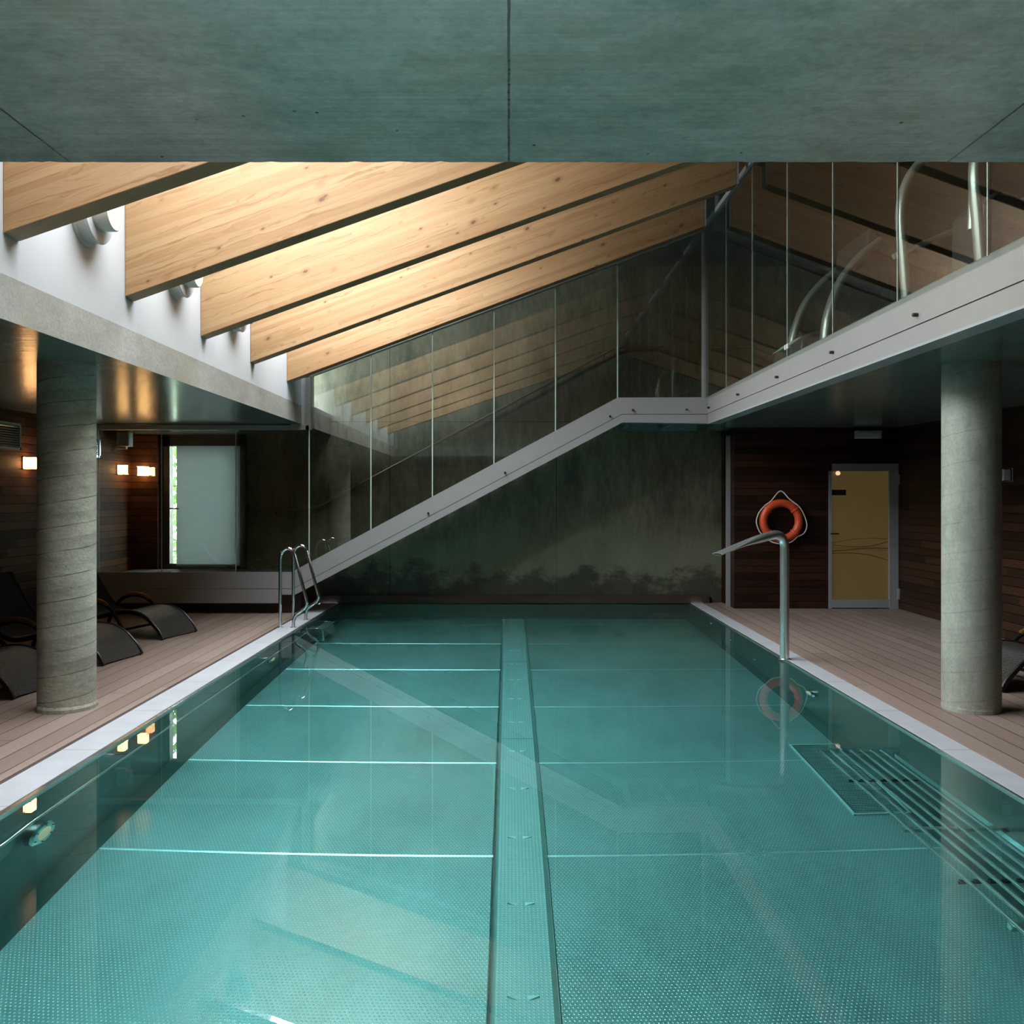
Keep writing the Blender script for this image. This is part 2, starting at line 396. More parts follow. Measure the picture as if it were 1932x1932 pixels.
M['white'] = plain('white_plaster', (.46, .472, .487), .7, var=.015)
M['alu'] = plain('satin_aluminium', (.333, .333, .337), .38, .25, .5, var=.02)
M['alugal'] = plain('gallery_panel_metal', (.259, .255, .240), .4, .2, var=.03)
M['aludark'] = plain('painted_frame', (.30, .32, .33), .45, .2, var=.03)
M['teal_steel'] = plain('primed_steel', (.12, .22, .22), .5)
M['dark'] = plain('dark_recess', (.035, .022, .016), .7)
M['black'] = plain('black_metal', (.010, .010, .011), .4)
M['chrome'] = plain('polished_steel', (.72, .73, .74), .12, 1.0, var=.02)
M['brushed'] = plain('brushed_steel', (.74, .77, .76), .26, 1.0, var=.06)
M['pool_wall'] = plain('pool_wall_steel', (.125, .168, .158), .3, .35, var=.05, vs=2)
M['spout'] = plain('satin_spout_steel', (.74, .77, .76), .26, .92, var=.04)
M['pool_floor'] = dimpled('embossed_pool_floor', (.31, .335, .33), (.41, .435, .43), stagger=.5, metal=.6)
M['channel'] = dimpled('embossed_channel_plate', (.42, .445, .44), (.48, .505, .50), metal=.4)
M['seam'] = plain('weld_bead', (.85, .87, .86), .25, .2)
M['subtube'] = plain('satin_steel_tube', (.90, .92, .91), .12, .85, var=.02)
M['weld'] = plain('bright_weld', (.62, .64, .63), .3, .8, var=.05, vs=30)
M['grate'] = grating('overflow_grating')
M['water'] = water_mat('pool_water')
M['glass'] = sheet_glass('clear_screen_glass', (.88, .915, .89), .11)
M['glass_gallery'] = sheet_glass('gallery_glass', (.84, .88, .85), .065)
M['joint'] = plain('silicone_joint', (.450, .540, .480), .4)
M['wicker'] = wicker('dark_wicker'); M['oak'] = plain('oiled_teak', (.216, .096, .030), .4, var=.2)
M['fabric'] = plain('navy_sling', (.012, .015, .020), .8)
M['buoy'] = plain('orange_plastic', (.62, .075, .022), .45, var=.08)
M['bronze'] = plain('dull_bronze_tube', (.17, .14, .085), .35, .4)
M['bright'] = plain('whitened_inlet_steel', (.88, .90, .88), .45, .1, var=.02)  # whitened to stand in for daylight caught by the inlets
M['rope'] = plain('white_rope', (.66, .64, .62), .8)
M['lamp'] = plain('lit_lamp_glass', (.9, .8, .6), .4, emit=(1.0, .52, .20), es=20)
M['glow_dim'] = plain('small_glow_lens', (.8, .6, .45), .3, emit=(1.0, .55, .33), es=1.1)
M['lamp_off'] = plain('frosted_lamp_glass', (.55, .56, .52), .2)
M['pale'] = plain('pale_plastic', (.420, .434, .406), .45)
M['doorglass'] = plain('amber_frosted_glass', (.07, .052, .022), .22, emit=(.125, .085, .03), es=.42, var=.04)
M['decal'] = plain('brown_decal', (.045, .03, .012), .5, emit=(.03, .02, .006), es=.6)
M['blind'] = NT('roller_blind')
_t = M['blind']; _t.color((.46, .51, .51)).set(.8)
_tl = _t.n('ShaderNodeBsdfTranslucent'); _tl.inputs[0].default_value = (.37, .395, .41, 1); _ms = _t.n('ShaderNodeMixShader'); _ms.inputs[0].default_value = .5
_t.l(_t.b.outputs[0], _ms.inputs[1]); _t.l(_tl.outputs[0], _ms.inputs[2]); _t.l(_ms.outputs[0], _t.out.inputs['Surface']); M['blind'] = _t.m
M['leaf'] = plain('leaf', (.17, .33, .07), .6, var=.3)
M['terrace'] = plain('terrace_paving', (.5, .49, .46), .8)
M['gold'] = plain('underwater_lamp_lens', (.75, .72, .50), .2, emit=(.9, .85, .5), es=.35)
M['darkwood'] = plain('stained_frame_wood', (.022, .015, .011), .45)
M['green'] = plain('pale_green_plastic', (.55, .75, .60), .4)
M['gymgrey'] = plain('grey_machine_tube', (.42, .42, .40), .3, .5)
M['gymdark'] = plain('charcoal_machine_cover', (.035, .036, .040), .4)
M['rubber'] = plain('rubber_floor', (.05, .045, .04), .8)
M['red'] = plain('red_plastic', (.3, .03, .03), .5)

# ================================================================== structure
DZ = 2.52                                       # underside of the concrete slabs
mb = MB()
mb.box(-5.52, -2.775, -3, 13.15, -.12, 0); mb.box(2.865, 5.43, -3, 13.15, -.12, 0); mb.box(-2.775, 2.865, -3, 1.0, -.12, 0)
struct('floor', mb, M['deck'], 'brown composite boards laid as a deck on both sides of the pool', 'deck')

random.seed(3); mb = MB(); vs = []; N = 460      # soffit with a slightly chipped front arris
for i in range(N+1):
    x = -5.7+11.3*i/N; k = random.random()**4*.010+.0015*random.random()
    vs += [(x, -3.1, DZ), (x, 2.58-k, DZ), (x, 2.58, DZ+k), (x, 2.58, 2.77), (x, -3.1, 2.77)]
mb.add(vs, [(5*i+j, 5*i+(j+1) % 5, 5*i+5+(j+1) % 5, 5*i+5+j) for i in range(N) for j in range(5)]+[(0, 1, 2, 3, 4), tuple(5*N+j for j in range(5))])
struct('ceiling', mb, M['soffit'], 'grey green concrete soffit across the top of the photo with a dark middle joint', 'ceiling')
mb = MB()
mb.prism([(-5.7, DZ), (-2.755, DZ), (-2.755, 2.767), (-5.7, 2.767)], 2.58, 12.04)
mb.box(-5.7, -2.62, 12.04, 13.2, 2.47, 2.767)
o = struct('ceiling_left', mb, [M['soffit'], M['edge']], 'concrete slab above the loungers with a pale front edge under the white wall', 'ceiling')
for p in o.data.polygons:
    if abs(p.normal.x) > .9: p.material_index = 1  # upright faces take the paler, lit-looking copy
mb = MB().box(2.79, 5.6, 2.58, 13.2, DZ, 2.80); mb.box(5.6, 7.9, 2.3, 13.2, DZ, 2.80)
struct('ceiling_right', mb, M['soffit'], 'teal lit concrete slab above the door and the life ring', 'ceiling')

# side and end walls
struct('wall_left', MB().box(-5.65, -5.51, -3.1, 13.2, 0, DZ), M['wood_y'], 'dark wood board wall behind the loungers with lit lamps', 'wall')
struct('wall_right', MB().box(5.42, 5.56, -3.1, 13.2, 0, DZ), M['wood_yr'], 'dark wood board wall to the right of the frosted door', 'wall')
mb = MB(); mb.box(-5.51, -5.12, 12.98, 13.2, 0, DZ)
struct('wall_back_left', mb, M['wood_x'], 'narrow dark wood board wall beside the outside door', 'wall')
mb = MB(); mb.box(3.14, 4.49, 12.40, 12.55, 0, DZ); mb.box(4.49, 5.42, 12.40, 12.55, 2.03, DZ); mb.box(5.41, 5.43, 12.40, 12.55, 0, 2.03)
mb.box(3.14, 3.25, 12.56, 12.62, 0, DZ); mb.box(3.08, 5.6, 13.12, 13.3, -.05, 2.6); mb.box(3.14, 3.6, 12.98, 13.12, 0, DZ); mb.box(4.3, 5.55, 12.55, 12.62, 0, DZ)  # backing boxes added to stop light leaks and keep the gaps dark
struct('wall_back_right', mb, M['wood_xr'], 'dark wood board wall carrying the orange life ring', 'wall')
mb = MB(); mb.box(-3.87, 3.08, 13.1, 13.3, -.05, 4.95); mb.box(3.08, 3.13, 13.1, 13.12, 0, 2.5); mb.box(-5.7, -3.87, 13.1, 13.3, 2.42, 4.95); mb.box(3.08, 7.9, 13.1, 13.3, 2.5, 4.95)
struct('wall_back', mb, M['wallc'], 'stained bare concrete wall behind the glazed staircase', 'wall')
struct('wall_gable', MB().box(-3.0, 7.9, 13.1, 13.3, 4.95, 6.9), M['drab'], 'smooth upper wall above the stained concrete', 'wall')
struct('wall_front', MB().box(-5.7, 5.6, -3.2, -3.05, -.1, DZ), M['wood_x'], 'wood wall behind the viewer', 'wall')
struct('wall_clerestory', MB().box(-2.95, -2.755, 2.3, 12.6, 2.767, 4.45), M['white'], 'bright white wall at the low ends of the timber roof beams', 'wall')
mb = MB(); mb.box(-2.95, 7.9, 2.25, 2.42, 2.77, 6.9)
struct('wall_upper_front', mb, M['drab'], 'upper wall over the near soffit', 'wall')
mb = MB(); mb.box(7.75, 7.9, 2.3, 13.2, 2.8, 5.6)
struct('wall_gym', mb, M['gymwall'], 'far side wall of the upstairs gym', 'wall')
struct('floor_upper', MB().box(2.69, 7.8, 2.42, 13.1, 2.80, 2.812), M['rubber'], 'dark rubber floor of the upstairs gym', 'floor')
# roof: two pitches, with the glazed strip left open to the sky
def zr(x): return roof_z(x) if x <= 2.65 else roof_z(2.65)-(x-2.65)*SLOPE
mb = MB()
def slab(x0, x1, y0, y1): mb.prism([(x0, zr(x0)), (x1, zr(x1)), (x1, zr(x1)+.22), (x0, zr(x0)+.22)], y0, y1)
slab(SKX1, 2.65, 2.2, 13.3); slab(-2.95, SKX1, 2.2, 2.7); slab(-2.95, SKX1, 11.1, 13.3)
struct('roof', mb, M['roofwood'], 'timber lined roof above the beams', 'roof')
mb = MB(); slab(2.65, 8.0, 2.2, 13.3); struct('roof_gym', mb, M['gymroof'], 'shade-darkened sloping roof lining over the upstairs gym', 'roof')
# skirting at the foot of the back wall, ground outside
struct('baseboard_back', MB().box(-2.75, 2.935, 13.02, 13.1, -.02, .115), M['dark'], 'low brown skirting at the pool end of the concrete wall', 'skirting')
struct('ground_outside', MB().box(-14, -1, 13.3, 30, .1, .3), M['terrace'], 'pale terrace beyond the outside door', 'ground')
mb = MB(); mb.box(3.085, 3.15, 12.63, 12.67, 0, 2.46); mb.box(3.085, 3.30, 12.63, 12.67, 2.42, 2.46)
struct('trim_1', mb, M['alu'], 'slim upright metal profile between concrete and dark wood', 'trim')

# ================================================================== pool
PL, PR, PN, PF, PD = -2.48, 2.64, 1.25, 13.02, -1.392
pool = thing('swimming_pool', 'long stainless steel swimming pool with embossed floor and white overflow edges', 'swimming pool', (0, 7, 0))
mb = MB(); mb.box(PL-.03, PL, PN, PF, PD, -.004); mb.prism([(PL, PD+.11), (PL+.085, PD), (PL, PD)], PN, PF)
link('side_wall', mb, M['pool_wall'], pool)
mb = MB(); mb.box(PR, PR+.03, PN, PF, PD, -.004); mb.prism([(PR, PD+.11), (PR-.085, PD), (PR, PD)], PN, PF)
link('side_wall', mb, M['pool_wall'], pool)
mb = MB(); mb.box(PL-.03, PR+.03, PF, PF+.03, PD, -.002); mb.prism([(PF, PD+.10), (PF-.08, PD), (PF, PD)], PL, PR, 'x')
link('end_wall', mb, M['pool_wall'], pool)
link('end_wall', MB().box(PL-.03, PR+.03, PN-.03, PN, PD, -.002), M['pool_wall'], pool)
link('basin_floor', MB().box(PL, -.092, PN, PF, PD-.02, PD), M['pool_floor'], pool)
link('basin_floor', MB().box(.226, PR, PN, PF, PD-.02, PD), M['pool_floor'], pool)
mb = MB(); mb.box(-.092, -.060, PN, PF, PD-.05, PD-.045); mb.box(.197, .226, PN, PF, PD-.05, PD-.045)
mb.box(-.096, -.090, PN, PF, PD-.05, PD); mb.box(.224, .23, PN, PF, PD-.05, PD)
link('drain_gap', mb, M['pool_wall'], pool)
mb = MB(); mb.box(-.060, .197, PN, PF, PD-.01, PD+.004)
ch = link('channel_cover', mb, M['channel'], pool)
for k in range(-1, 13):                          # pairs of pressed inlets along the cover
    y = 3.967+.735*k; z = PD+.004
    for x0, x1 in ((-.008, .045), (.138, .084)):
        mb = MB().add([(x0, y, z), (x1, y-.017, z), (x1, y+.017, z), (x0, y, z+.016)], [(0,1,3),(0,3,2),(1,2,3),(0,2,1)])
        link('inlet', mb, M['bright'], ch)
for k in range(0, 7):                            # raised weld beads between the floor sheets
    y = 5.215+1.447*k
    for x0, x1 in ((PL+.085, -.092), (.226, PR-.085)):
        mb = MB(); mb.prism([(y-.014, PD), (y+.003, PD), (y, PD+.006)], x0, x1, 'x')
        link('weld_seam', mb, M['weld'], pool)
for y in (7.2, 9.95): link('cover_joint', MB().box(-.06, .197, y-.004, y+.004, PD+.004, PD+.0055), M['dark'], ch)
# suction grate in the floor on the right
mb = MB(); mb.box(2.20, 2.56, 5.68, 6.98, PD, PD+.012)
g = link('floor_grate', mb, M['pool_wall'], pool)
mb = MB()
for k in range(46): mb.box(2.225, 2.535, 5.70+k*.0275, 5.713+k*.0275, PD+.012, PD+.020)
link('slats', mb, M['pool_floor'], g)
mb = MB(); mb.box(2.195, 2.21, 5.67, 6.99, PD, PD+.024); mb.box(2.55, 2.565, 5.67, 6.99, PD, PD+.024); mb.box(2.2, 2.56, 5.67, 5.685, PD, PD+.024); mb.box(2.2, 2.56, 6.975, 6.99, PD, PD+.024)
link('grate_frame', mb, M['seam'], g)
# overflow edges
for s, e0, e1, e2, e3 in ((-1, -2.48, -2.505, -2.735, -2.775), (1, 2.64, 2.655, 2.83, 2.865)):
    lo, hi = min(e1, e2), max(e1, e2)
    link('overflow_grating', MB().box(lo, hi, PN-.2, PF-.02, -.03, .004), M['grate'], pool)
    mb = MB(); mb.box(min(e2, e3), max(e2, e3), PN-.2, PF, -.05, -.022)
    link('edge_gap', mb, M['aludark'], pool)
    mb = MB(); mb.box(min(e0, e1)-(.005 if s > 0 else 0), max(e0, e1)+(.005 if s < 0 else 0), PN, PF, -.05, .001)
    link('lip', mb, M['brushed'], pool)
# round lamps in the side walls
def pool_lamp(x, y, z, s, r=.125):
    mb = MB(); mb.lathe([(r, 0), (r, s*.03), (r*.86, s*.045), (r*.62, s*.045)], (x, y, z), 'x', 28)
    b = link('pool_lamp', mb, M['brushed'], pool, smooth=True)
    mb = MB(); mb.lathe([(r*.6, s*.04), (r*.45, s*.052)], (x, y, z), 'x', 24)
    link('lens', mb, M['gold'], b, smooth=True)
    for k in range(6):
        a = k*math.pi/3+.3; mb = MB().lathe([(.008, s*.044), (.006, s*.05)], (x, y+r*.75*math.cos(a), z+r*.75*math.sin(a)), 'x', 8)
        link('screw', mb, M['black'], b)
pool_lamp(PL, 4.67, -.60, 1); pool_lamp(PR, 7.70, -.60, -1, .10); pool_lamp(PL, 9.2, -.60, 1)
for y, z in ((9.55, -.95), (10.58, -.8), (11.6, -.55)):
    mb = MB().lathe([(.035, 0), (.035, -.015), (.02, -.02)], (PR, y, z), 'x', 16); link('return_nozzle', mb, M['seam'], pool, smooth=True)

water = link('pool_water', MB().box(PL-.015, PR+.015, PN-.015, PF+.015, PD-.06, -.012), M['water'])
tag(water, 'calm clear teal water filling the pool', 'water', kind='stuff')

# submerged grab rail along the left wall
gr = thing('grab_rail', 'long thin steel grab rail just under water along the left pool wall', 'grab rail', (PL, 7.4, -.2))
x = PL+.095
pts = arc([(PL, 4.02, -.30), (x, 4.15, -.24), (x, 4.45, -.2), (x, 10.5, -.2), (PL, 10.52, -.2)], .08)
link('rail', MB().tube(pts, .016, 10), M['subtube'], gr, smooth=True)
for y in (5.6, 7.3, 9.0):
    link('bracket', MB().tube([(PL, y, -.22), (x, y, -.2)], .008, 8), M['chrome'], gr, smooth=True)

# massage bench: seven tubes on cross bars
bn = thing('massage_bench', 'submerged lounging bench of seven long steel tubes along the right pool wall', 'pool bench', (2.32, 4, -.55))
zb = -.56
for k in range(7):
    x = 2.112+.0685*k
    pts = [(x, 6.03, zb-.0), (x, 5.2, zb+.0), (x, 3.6, zb), (x, 1.6, zb)]
    link('tube', MB().tube(pts, .0135, 10), M['subtube'], bn, smooth=True)
for y in (6.03, 4.72, 3.72, 2.2):
    link('cross_bar', MB().box(2.09, PR, y-.018, y+.018, zb-.055, zb-.014), M['brushed'], bn)
for y in (5.55, 4.2):
    mb = MB()
    for k in range(6): mb.cbox((2.145+.0685*k, y, zb-.12), .035, .03, .02)
    mb.box(2.12, 2.55, y-.006, y+.006, zb-.14, zb-.12)
    link('shade_blocks', mb, M['black'], bn)  # black blocks stand in for shadows and brackets beneath the tubes
mb = MB(); mb.prism([(6.0, zb-.05), (1.5, zb-.05), (1.5, zb-.13), (6.0, zb-.13)], 2.60, PR, 'x')
link('wall_plate', mb, M['brushed'], bn)

# ladder
ld = thing('pool_ladder', 'steel pool ladder with two looped handrails on the left pool edge', 'ladder', (-2.55, 10.88, 0))
for y in (10.56, 11.20):
    pr = [(-2.711, 0), (-2.711, .80), (-2.70, .93), (-2.60, .955), (-2.545, .885), (-2.381, .28), (-2.395, .22), (-2.535, .145), (-2.556, .09), (-2.556, 0)]
    pts = spline([(-2.711, y, .0), (-2.711, y, .4), (-2.711, y, .82)], 2)[:-1]+spline([(-2.711, y, .82), (-2.690, y, .895), (-2.635, y, .94), (-2.575, y, .925), (-2.54, y, .865)], 5)[:-1]
    pts += arc([(-2.54, y, .865), (-2.378, y, .255), (-2.55, y, .145), (-2.556, y, .0)], .09, 8)
    hr = link('handrail', MB().tube(pts, .0195, 14), M['chrome'], ld, smooth=True)
    for px in (-2.711, -2.556):
        link('foot_flange', MB().lathe([(.036, .004), (.036, .010), (.022, .016)], (px, y, 0), 'z', 18), M['chrome'], hr, smooth=True)
for y in (10.80, 11.40):
    pts = arc([(PL, y, -.20), (-2.27, y, -.20), (-2.25, y, -1.05), (PL, y, -1.05)], .07)
    link('step_frame', MB().tube(pts, .016, 10), M['subtube'], ld, smooth=True)
for z in (-.22, -.46, -.70, -.95):
    mb = MB()
    for k in range(5): mb.box(-2.345+.026*k, -2.328+.026*k, 10.80, 11.40, z-.014, z+.014)
    link('step', mb, M['subtube'], ld)

# water spout
sp = thing('water_spout', 'tall bent steel water spout with flat nozzle rising from the right pool edge', 'water spout', (2.632, 8.5, 0))
tip = Vector((1.907, 8.13, 1.03))
path = arc([(2.632, 8.50, 0.0), (2.632, 8.50, .6), (2.632, 8.50, 1.22), tip+Vector((.30, .153, .098)), tip], .17, 10)
n = len(path); rads = []
for i, p in enumerate(path):
    t = max(0, min(1, (2.40-p.x)/.40)); rads.append((.043-.031*t, .043+.028*t))
sd = Vector((.454, -.891, 0)); mb = MB().tube(path, rads, 28, up=sd)
link('pipe', mb, M['spout'], sp, smooth=True)
d = (path[-1]-path[-2]).normalized()
link('nozzle_slot', MB().tube([path[-1]-d*.002, path[-1]+d*.003], (.0075, .060), 20, up=sd), M['black'], sp)
link('base_flange', MB().lathe([(.06, .003), (.06, .009), (.045, .014)], (2.632, 8.5, 0), 'z', 28), M['brushed'], sp, smooth=True)

# ================================================================== timber beams
YS = [3.29, 4.846, 6.383, 7.952, 9.484, 11.046]
SL = [.340, .343, .3545, .360, .3655, .371]
BL = ['timber roof beam over the near soffit edge, hidden from the pool edge', 'nearest visible timber roof beam, cut off by the concrete soffit',
      'second timber roof beam from the soffit, the widest pale face', 'third timber roof beam from the soffit, with a warm glow at mid span',
      'fourth timber roof beam from the soffit, with a yellow green underside', 'farthest timber roof beam, lying along the top of the stair glass']
for i, (y, sl) in enumerate(zip(YS, SL)):
    X = 2.43+2.755; th = .163; hb = .88          # both ends are cut plumb
    def pl(u0, u1):
        vs = [(u, yy, sl*u+w) for yy in (0, th) for u, w in ((u0, 0), (u1, 0), (u1, hb), (u0, hb))]
        return MB().add(vs, [(0,1,2,3),(7,6,5,4),(0,4,5,1),(1,5,6,2),(2,6,7,3),(3,7,4,0)])
    o = link('roof_beam', pl(0.002, X), M['glulam'], bevel=.006)
    o.location = (-2.755, y, EYE+1.436); o['slope'] = sl
    tag(o, BL[i], 'roof beam', 'timber roof beams', 'thing')
    link('end_plate', pl(X, X+.02), M['alu'], o, local=True)
# round lamps on the white wall
LL = ['round drum lamp on the white wall under the nearest beam', 'round drum lamp on the white wall under the second beam', 'round drum lamp on the white wall under the third beam']
def drum(y, label):
    c = (-2.755, y, 3.41); o = thing('drum_lamp', label, 'wall lamp', c, 'drum lamps on the white wall')
    link('base_ring', MB().lathe([(.225, 0), (.225, .012), (.205, .02), (.205, .085), (.195, .095), (.140, .095)], c, 'x', 40), M['pale'], o, smooth=True)
    link('barrel', MB().lathe([(.13, .08), (.13, .185), (.123, .195), (.10, .195)], c, 'x', 36), M['pale'], o, smooth=True)
    link('rim', MB().lathe([(.208, .078), (.212, .087), (.206, .096)], c, 'x', 40), M['white'], o, smooth=True)
for y, lab in zip((5.79, 7.34, 8.88), LL): drum(y, lab)

# ================================================================== columns
def column(name, c, m, label, flare):
    o = thing(name, label, 'column', (c[0], c[1], 0), 'concrete columns', 'thing')
    mb = MB(); mb.lathe([(CR, .02), (CR, 1.2), (CR, DZ)], (*c, 0), 'z', 64); link('shaft', mb, m, o, smooth=True)
    mb = MB(); random.seed(int(c[1]*100)); seg = 48
    base = len(mb.v)
    rs = [CR+flare*(.5+.5*random.random()) for _ in range(seg)]
    for z, k in ((0, 1), (.025, .98), (.05, .0)):
        for i in range(seg):
            r = CR-.002+(rs[i]-CR)*k; a = 2*math.pi*i/seg; mb.v.append((c[0]+r*math.cos(a), c[1]+r*math.sin(a), z))
    for j in range(2):
        for i in range(seg):
            i2 = (i+1) % seg; mb.f.append((j*seg+i, j*seg+i2, (j+1)*seg+i2, (j+1)*seg+i)); mb.m.append(0)
    link('foot_collar', mb, m, o)
column('concrete_column', LC, M['colL'], 'round concrete column with spiral seams standing among the loungers', .014)
column('concrete_column', RC, M['colR'], 'round concrete column on the deck in front of the frosted door side, faint seams', .006)

# ================================================================== staircase
DS = 11.80
def sx(px): return (px-VX)*DS/F
def sz(py): return EYE+(VY-py)*DS/F
st = thing('staircase', 'enclosed staircase with a sloping silver side panel rising over the far pool end', 'staircase', (-.7, 12.4, .3))
T = [(-5.45, sz(1079.5)), (sx(549.5), sz(1079.5)), (sx(1165.4), sz(750)), (2.635, sz(749.5))]
Q = [(-5.45, sz(1110.7)), (sx(553), sz(1110.7)), (sx(1174), sz(781.4)), (2.635, sz(781.4))]
B = [(sx(525), sz(1122)), (sx(557), sz(1122)), (sx(1174.5), sz(797)), (2.635, sz(799))]
gp = .0035
def strip(a, b, y0, y1, name, m):
    mb = MB(); mb.prism([(a[0][0], a[0][1]), *a[1:], *reversed(b)], y0, y1); return link(name, mb, m, st)
Qu = [(x, z+gp) for x, z in Q]; Ql = [(x, z-gp) for x, z in Q]
for nm, seg in (('stringer_panel', (0, 1)), ('stringer_panel', (1, 2)), ('stringer_panel', (2, 3))):
    i, j = seg; mb = MB()
    mb.prism([T[i], T[j], Qu[j], Qu[i]], DS, DS+.03); link(nm, mb, M['alu'], st)
for i, j in ((1, 2), (2, 3)):
    mb = MB(); mb.prism([Ql[i], Ql[j], B[j], B[i]], DS+.002, DS+.03); link('lower_panel', mb, M['alu'], st)
mb = MB(); mb.prism([(sx(525), Ql[0][1]), Ql[1], B[1], B[0]], DS+.002, DS+.03); link('lower_panel', mb, M['alu'], st)
mb = MB(); mb.box(-5.45, sx(525), DS+.002, DS+.03, sz(1138), Ql[0][1]); link('lower_panel', mb, M['alu'], st)
mb = MB(); mb.prism([Q[0], Q[1], Q[2], Q[3], (2.635, Q[3][1]-.03), (Q[2][0], Q[2][1]-.03), (Q[1][0], Q[1][1]-.03), (Q[0][0], Q[0][1]-.03)], DS+.015, DS+.035)
link('seam_strip', mb, M['black'], st)
for px, py in ((592.7, 1083.5), (808, 968), (952.5, 891.7), (1150.6, 785.5), (1193.6, 773.8), (1295, 773)):
    link('bolt', MB().lathe([(.013, 0), (.013, -.030), (.009, -.034)], (sx(px), DS, sz(py)), 'y', 12), M['black'], st, smooth=True)
# flight with its treads, landings, plinth
n = 13; x0, z0, x1, z1 = -2.86, .50, 1.46, 2.80
up = []
for k in range(n):
    xa = x0+(x1-x0)*k/n; xb = x0+(x1-x0)*(k+1)/n; zb_ = z0+(z1-z0)*k/n
    up += [(xa, zb_), (xb, zb_)]
mb = MB(); mb.prism(up+[(x1, z1)]+[(1.50, z1), (1.50, 2.60), (-2.80, .305), (-2.86, .30)], DS+.10, 12.97); link('flight', mb, M['drab'], st)
link('landing', MB().box(-5.45, -2.86, DS+.10, 12.97, .38, .50), M['drab'], st)
link('landing', MB().box(1.50, 2.70, DS+.10, 12.97, 2.70, 2.80), M['dark'], st)
link('plinth', MB().box(-5.45, -2.80, 11.96, 12.4, 0, .25), M['dark'], st)
mb = MB()
mb.prism([(1.56, 11.92), (1.64, 11.92), (1.72, 12.96), (1.64, 12.96)], 2.53, 2.60, 'z'); link('steel_bracket', mb, M['teal_steel'], st)
link('steel_bracket', MB().box(2.18, 2.24, 11.92, 12.96, 2.53, 2.60), M['teal_steel'], st)
link('steel_bracket', MB().box(1.50, 2.72, 12.88, 12.97, 2.52, 2.60), M['teal_steel'], st)
link('steel_bracket', MB().box(1.50, 2.66, 11.90, 11.98, 2.53, 2.60), M['teal_steel'], st)

# glass screen over the stairs
DG = 11.85
def gx(px): return (px-VX)*DG/F
def gz(py): return EYE+(VY-py)*DG/F
gs = thing('glass_screen', 'glass screen with a sloping top in front of the staircase', 'glass screen', (-.7, DG, .5))
J = [186, 305, 445, 583.5, 700, 816, 932, 1048, 1165, 1330]
def topy(px): return 711-.3695*(px-586)
def boty(px): return 1079.5+4 if px < 549.5 else (1079.5-.5345*(px-549.5)+4 if px < 1165.4 else 754)
for a, b in zip(J, J[1:]):
    ta, tb = (811, 811) if b < 590 else (topy(a), topy(b))
    pts = [(gx(a)+.004, gz(boty(a)))]
    if a < 549 < b: pts.append((gx(549.5), gz(boty(549))))
    pts += [(gx(b)-.004, gz(boty(b))), (gx(b)-.004, gz(tb)), (gx(a)+.004, gz(ta))]
    mb = MB().prism(pts, DG-.006, DG+.006); link('glass_pane', mb, M['glass'], gs)
    if a > 160:
        t2 = 811 if a < 590 else topy(a)
        w = .004 if a < 500 else .0075
        link('joint', MB().box(gx(a)-w, gx(a)+w, DG-.009, DG+.009, gz(boty(a)), gz(t2)), M['joint'], gs)
def bar(pts, y0, y1, m): mb = MB().prism(pts, y0, y1); return link('frame_bar', mb, m, gs)
bar([(gx(578), gz(811)), (gx(586.5), gz(811)), (gx(586.5), gz(topy(586.5))), (gx(578), gz(topy(578)-9))], DG-.04, DG+.06, M['alu'])
bar([(gx(578), gz(topy(578))), (gx(1335), gz(topy(1335))), (gx(1335), gz(topy(1335)-9)), (gx(578), gz(topy(578)-9))], DG-.04, DG+.06, M['alu'])
bar([(gx(1325), gz(752)), (gx(1335.5), gz(752)), (gx(1335.5), gz(topy(1335.5)-6)), (gx(1325), gz(topy(1325)-2))], DG-.04, DG+.06, M['alu'])
bar([(-5.46, gz(811)), (gx(584), gz(811)), (gx(584), gz(803)), (-5.46, gz(803))], DG-.04, DG+.06, M['aludark'])
# white return panel closing the gap between the slab end and the screen
link('end_panel', MB().box(-2.9, gx(580), DG-.02, DG+.06, gz(804), 3.75), M['white'], gs)

# handrail on the back wall
hr = thing('stair_handrail', 'thin metal handrail on the concrete wall behind the stair glass', 'handrail', (-.5, 13.03, 1.6))
d = 13.02
pts = arc([P(499, 962, d), P(590, 961, d), P(1163, 655, d), P(1256, 655, d)], .12)
link('rail', MB().tube(pts, .017, 12), M['bronze'], hr, smooth=True)
for px, py in ((520, 965), (720, 882.5), (930, 775), (1140, 667), (1245, 655)):
    p = P(px, py, d); link('bracket', MB().tube([(p.x, 13.1, p.z-.05), (p.x, 13.05, p.z-.05), (p.x, 13.02, p.z-.01)], .008, 8), M['black'], hr, smooth=True)

# ================================================================== gallery edge and screen
gf = thing('gallery_fascia', 'pale metal edge panels along the upper gallery above the right deck', 'fascia', (2.65, 7.2, 2.7))
GX = 2.635
link('upper_panel', MB().box(GX, GX+.05, 2.5, DS, 2.664, 2.884), M['alugal'], gf)
link('lower_panel', MB().box(GX+.002, GX+.05, 2.5, DS, 2.535, 2.657), M['alugal'], gf)
link('seam_strip', MB().box(GX+.015, GX+.05, 2.5, DS, 2.64, 2.68), M['black'], gf)
link('under_flange', MB().box(GX, 2.785, 2.5, DS, 2.518, 2.535), M['aludark'], gf)
for k in range(7):
    y = 11.68-1.485*k
    link('bolt', MB().lathe([(.013, 0), (.013, -.030), (.009, -.034)], (GX, y, 2.725), 'x', 12), M['black'], gf, smooth=True)
gg = thing('glass_screen', 'tall glass screen of the upper gallery in front of the gym machines', 'glass screen', (2.6, 7.2, 2.9))
YJ = [DG-.05, 10.64, 9.5, 8.306, 7.14, 5.95, 4.83, 3.66, 2.5]
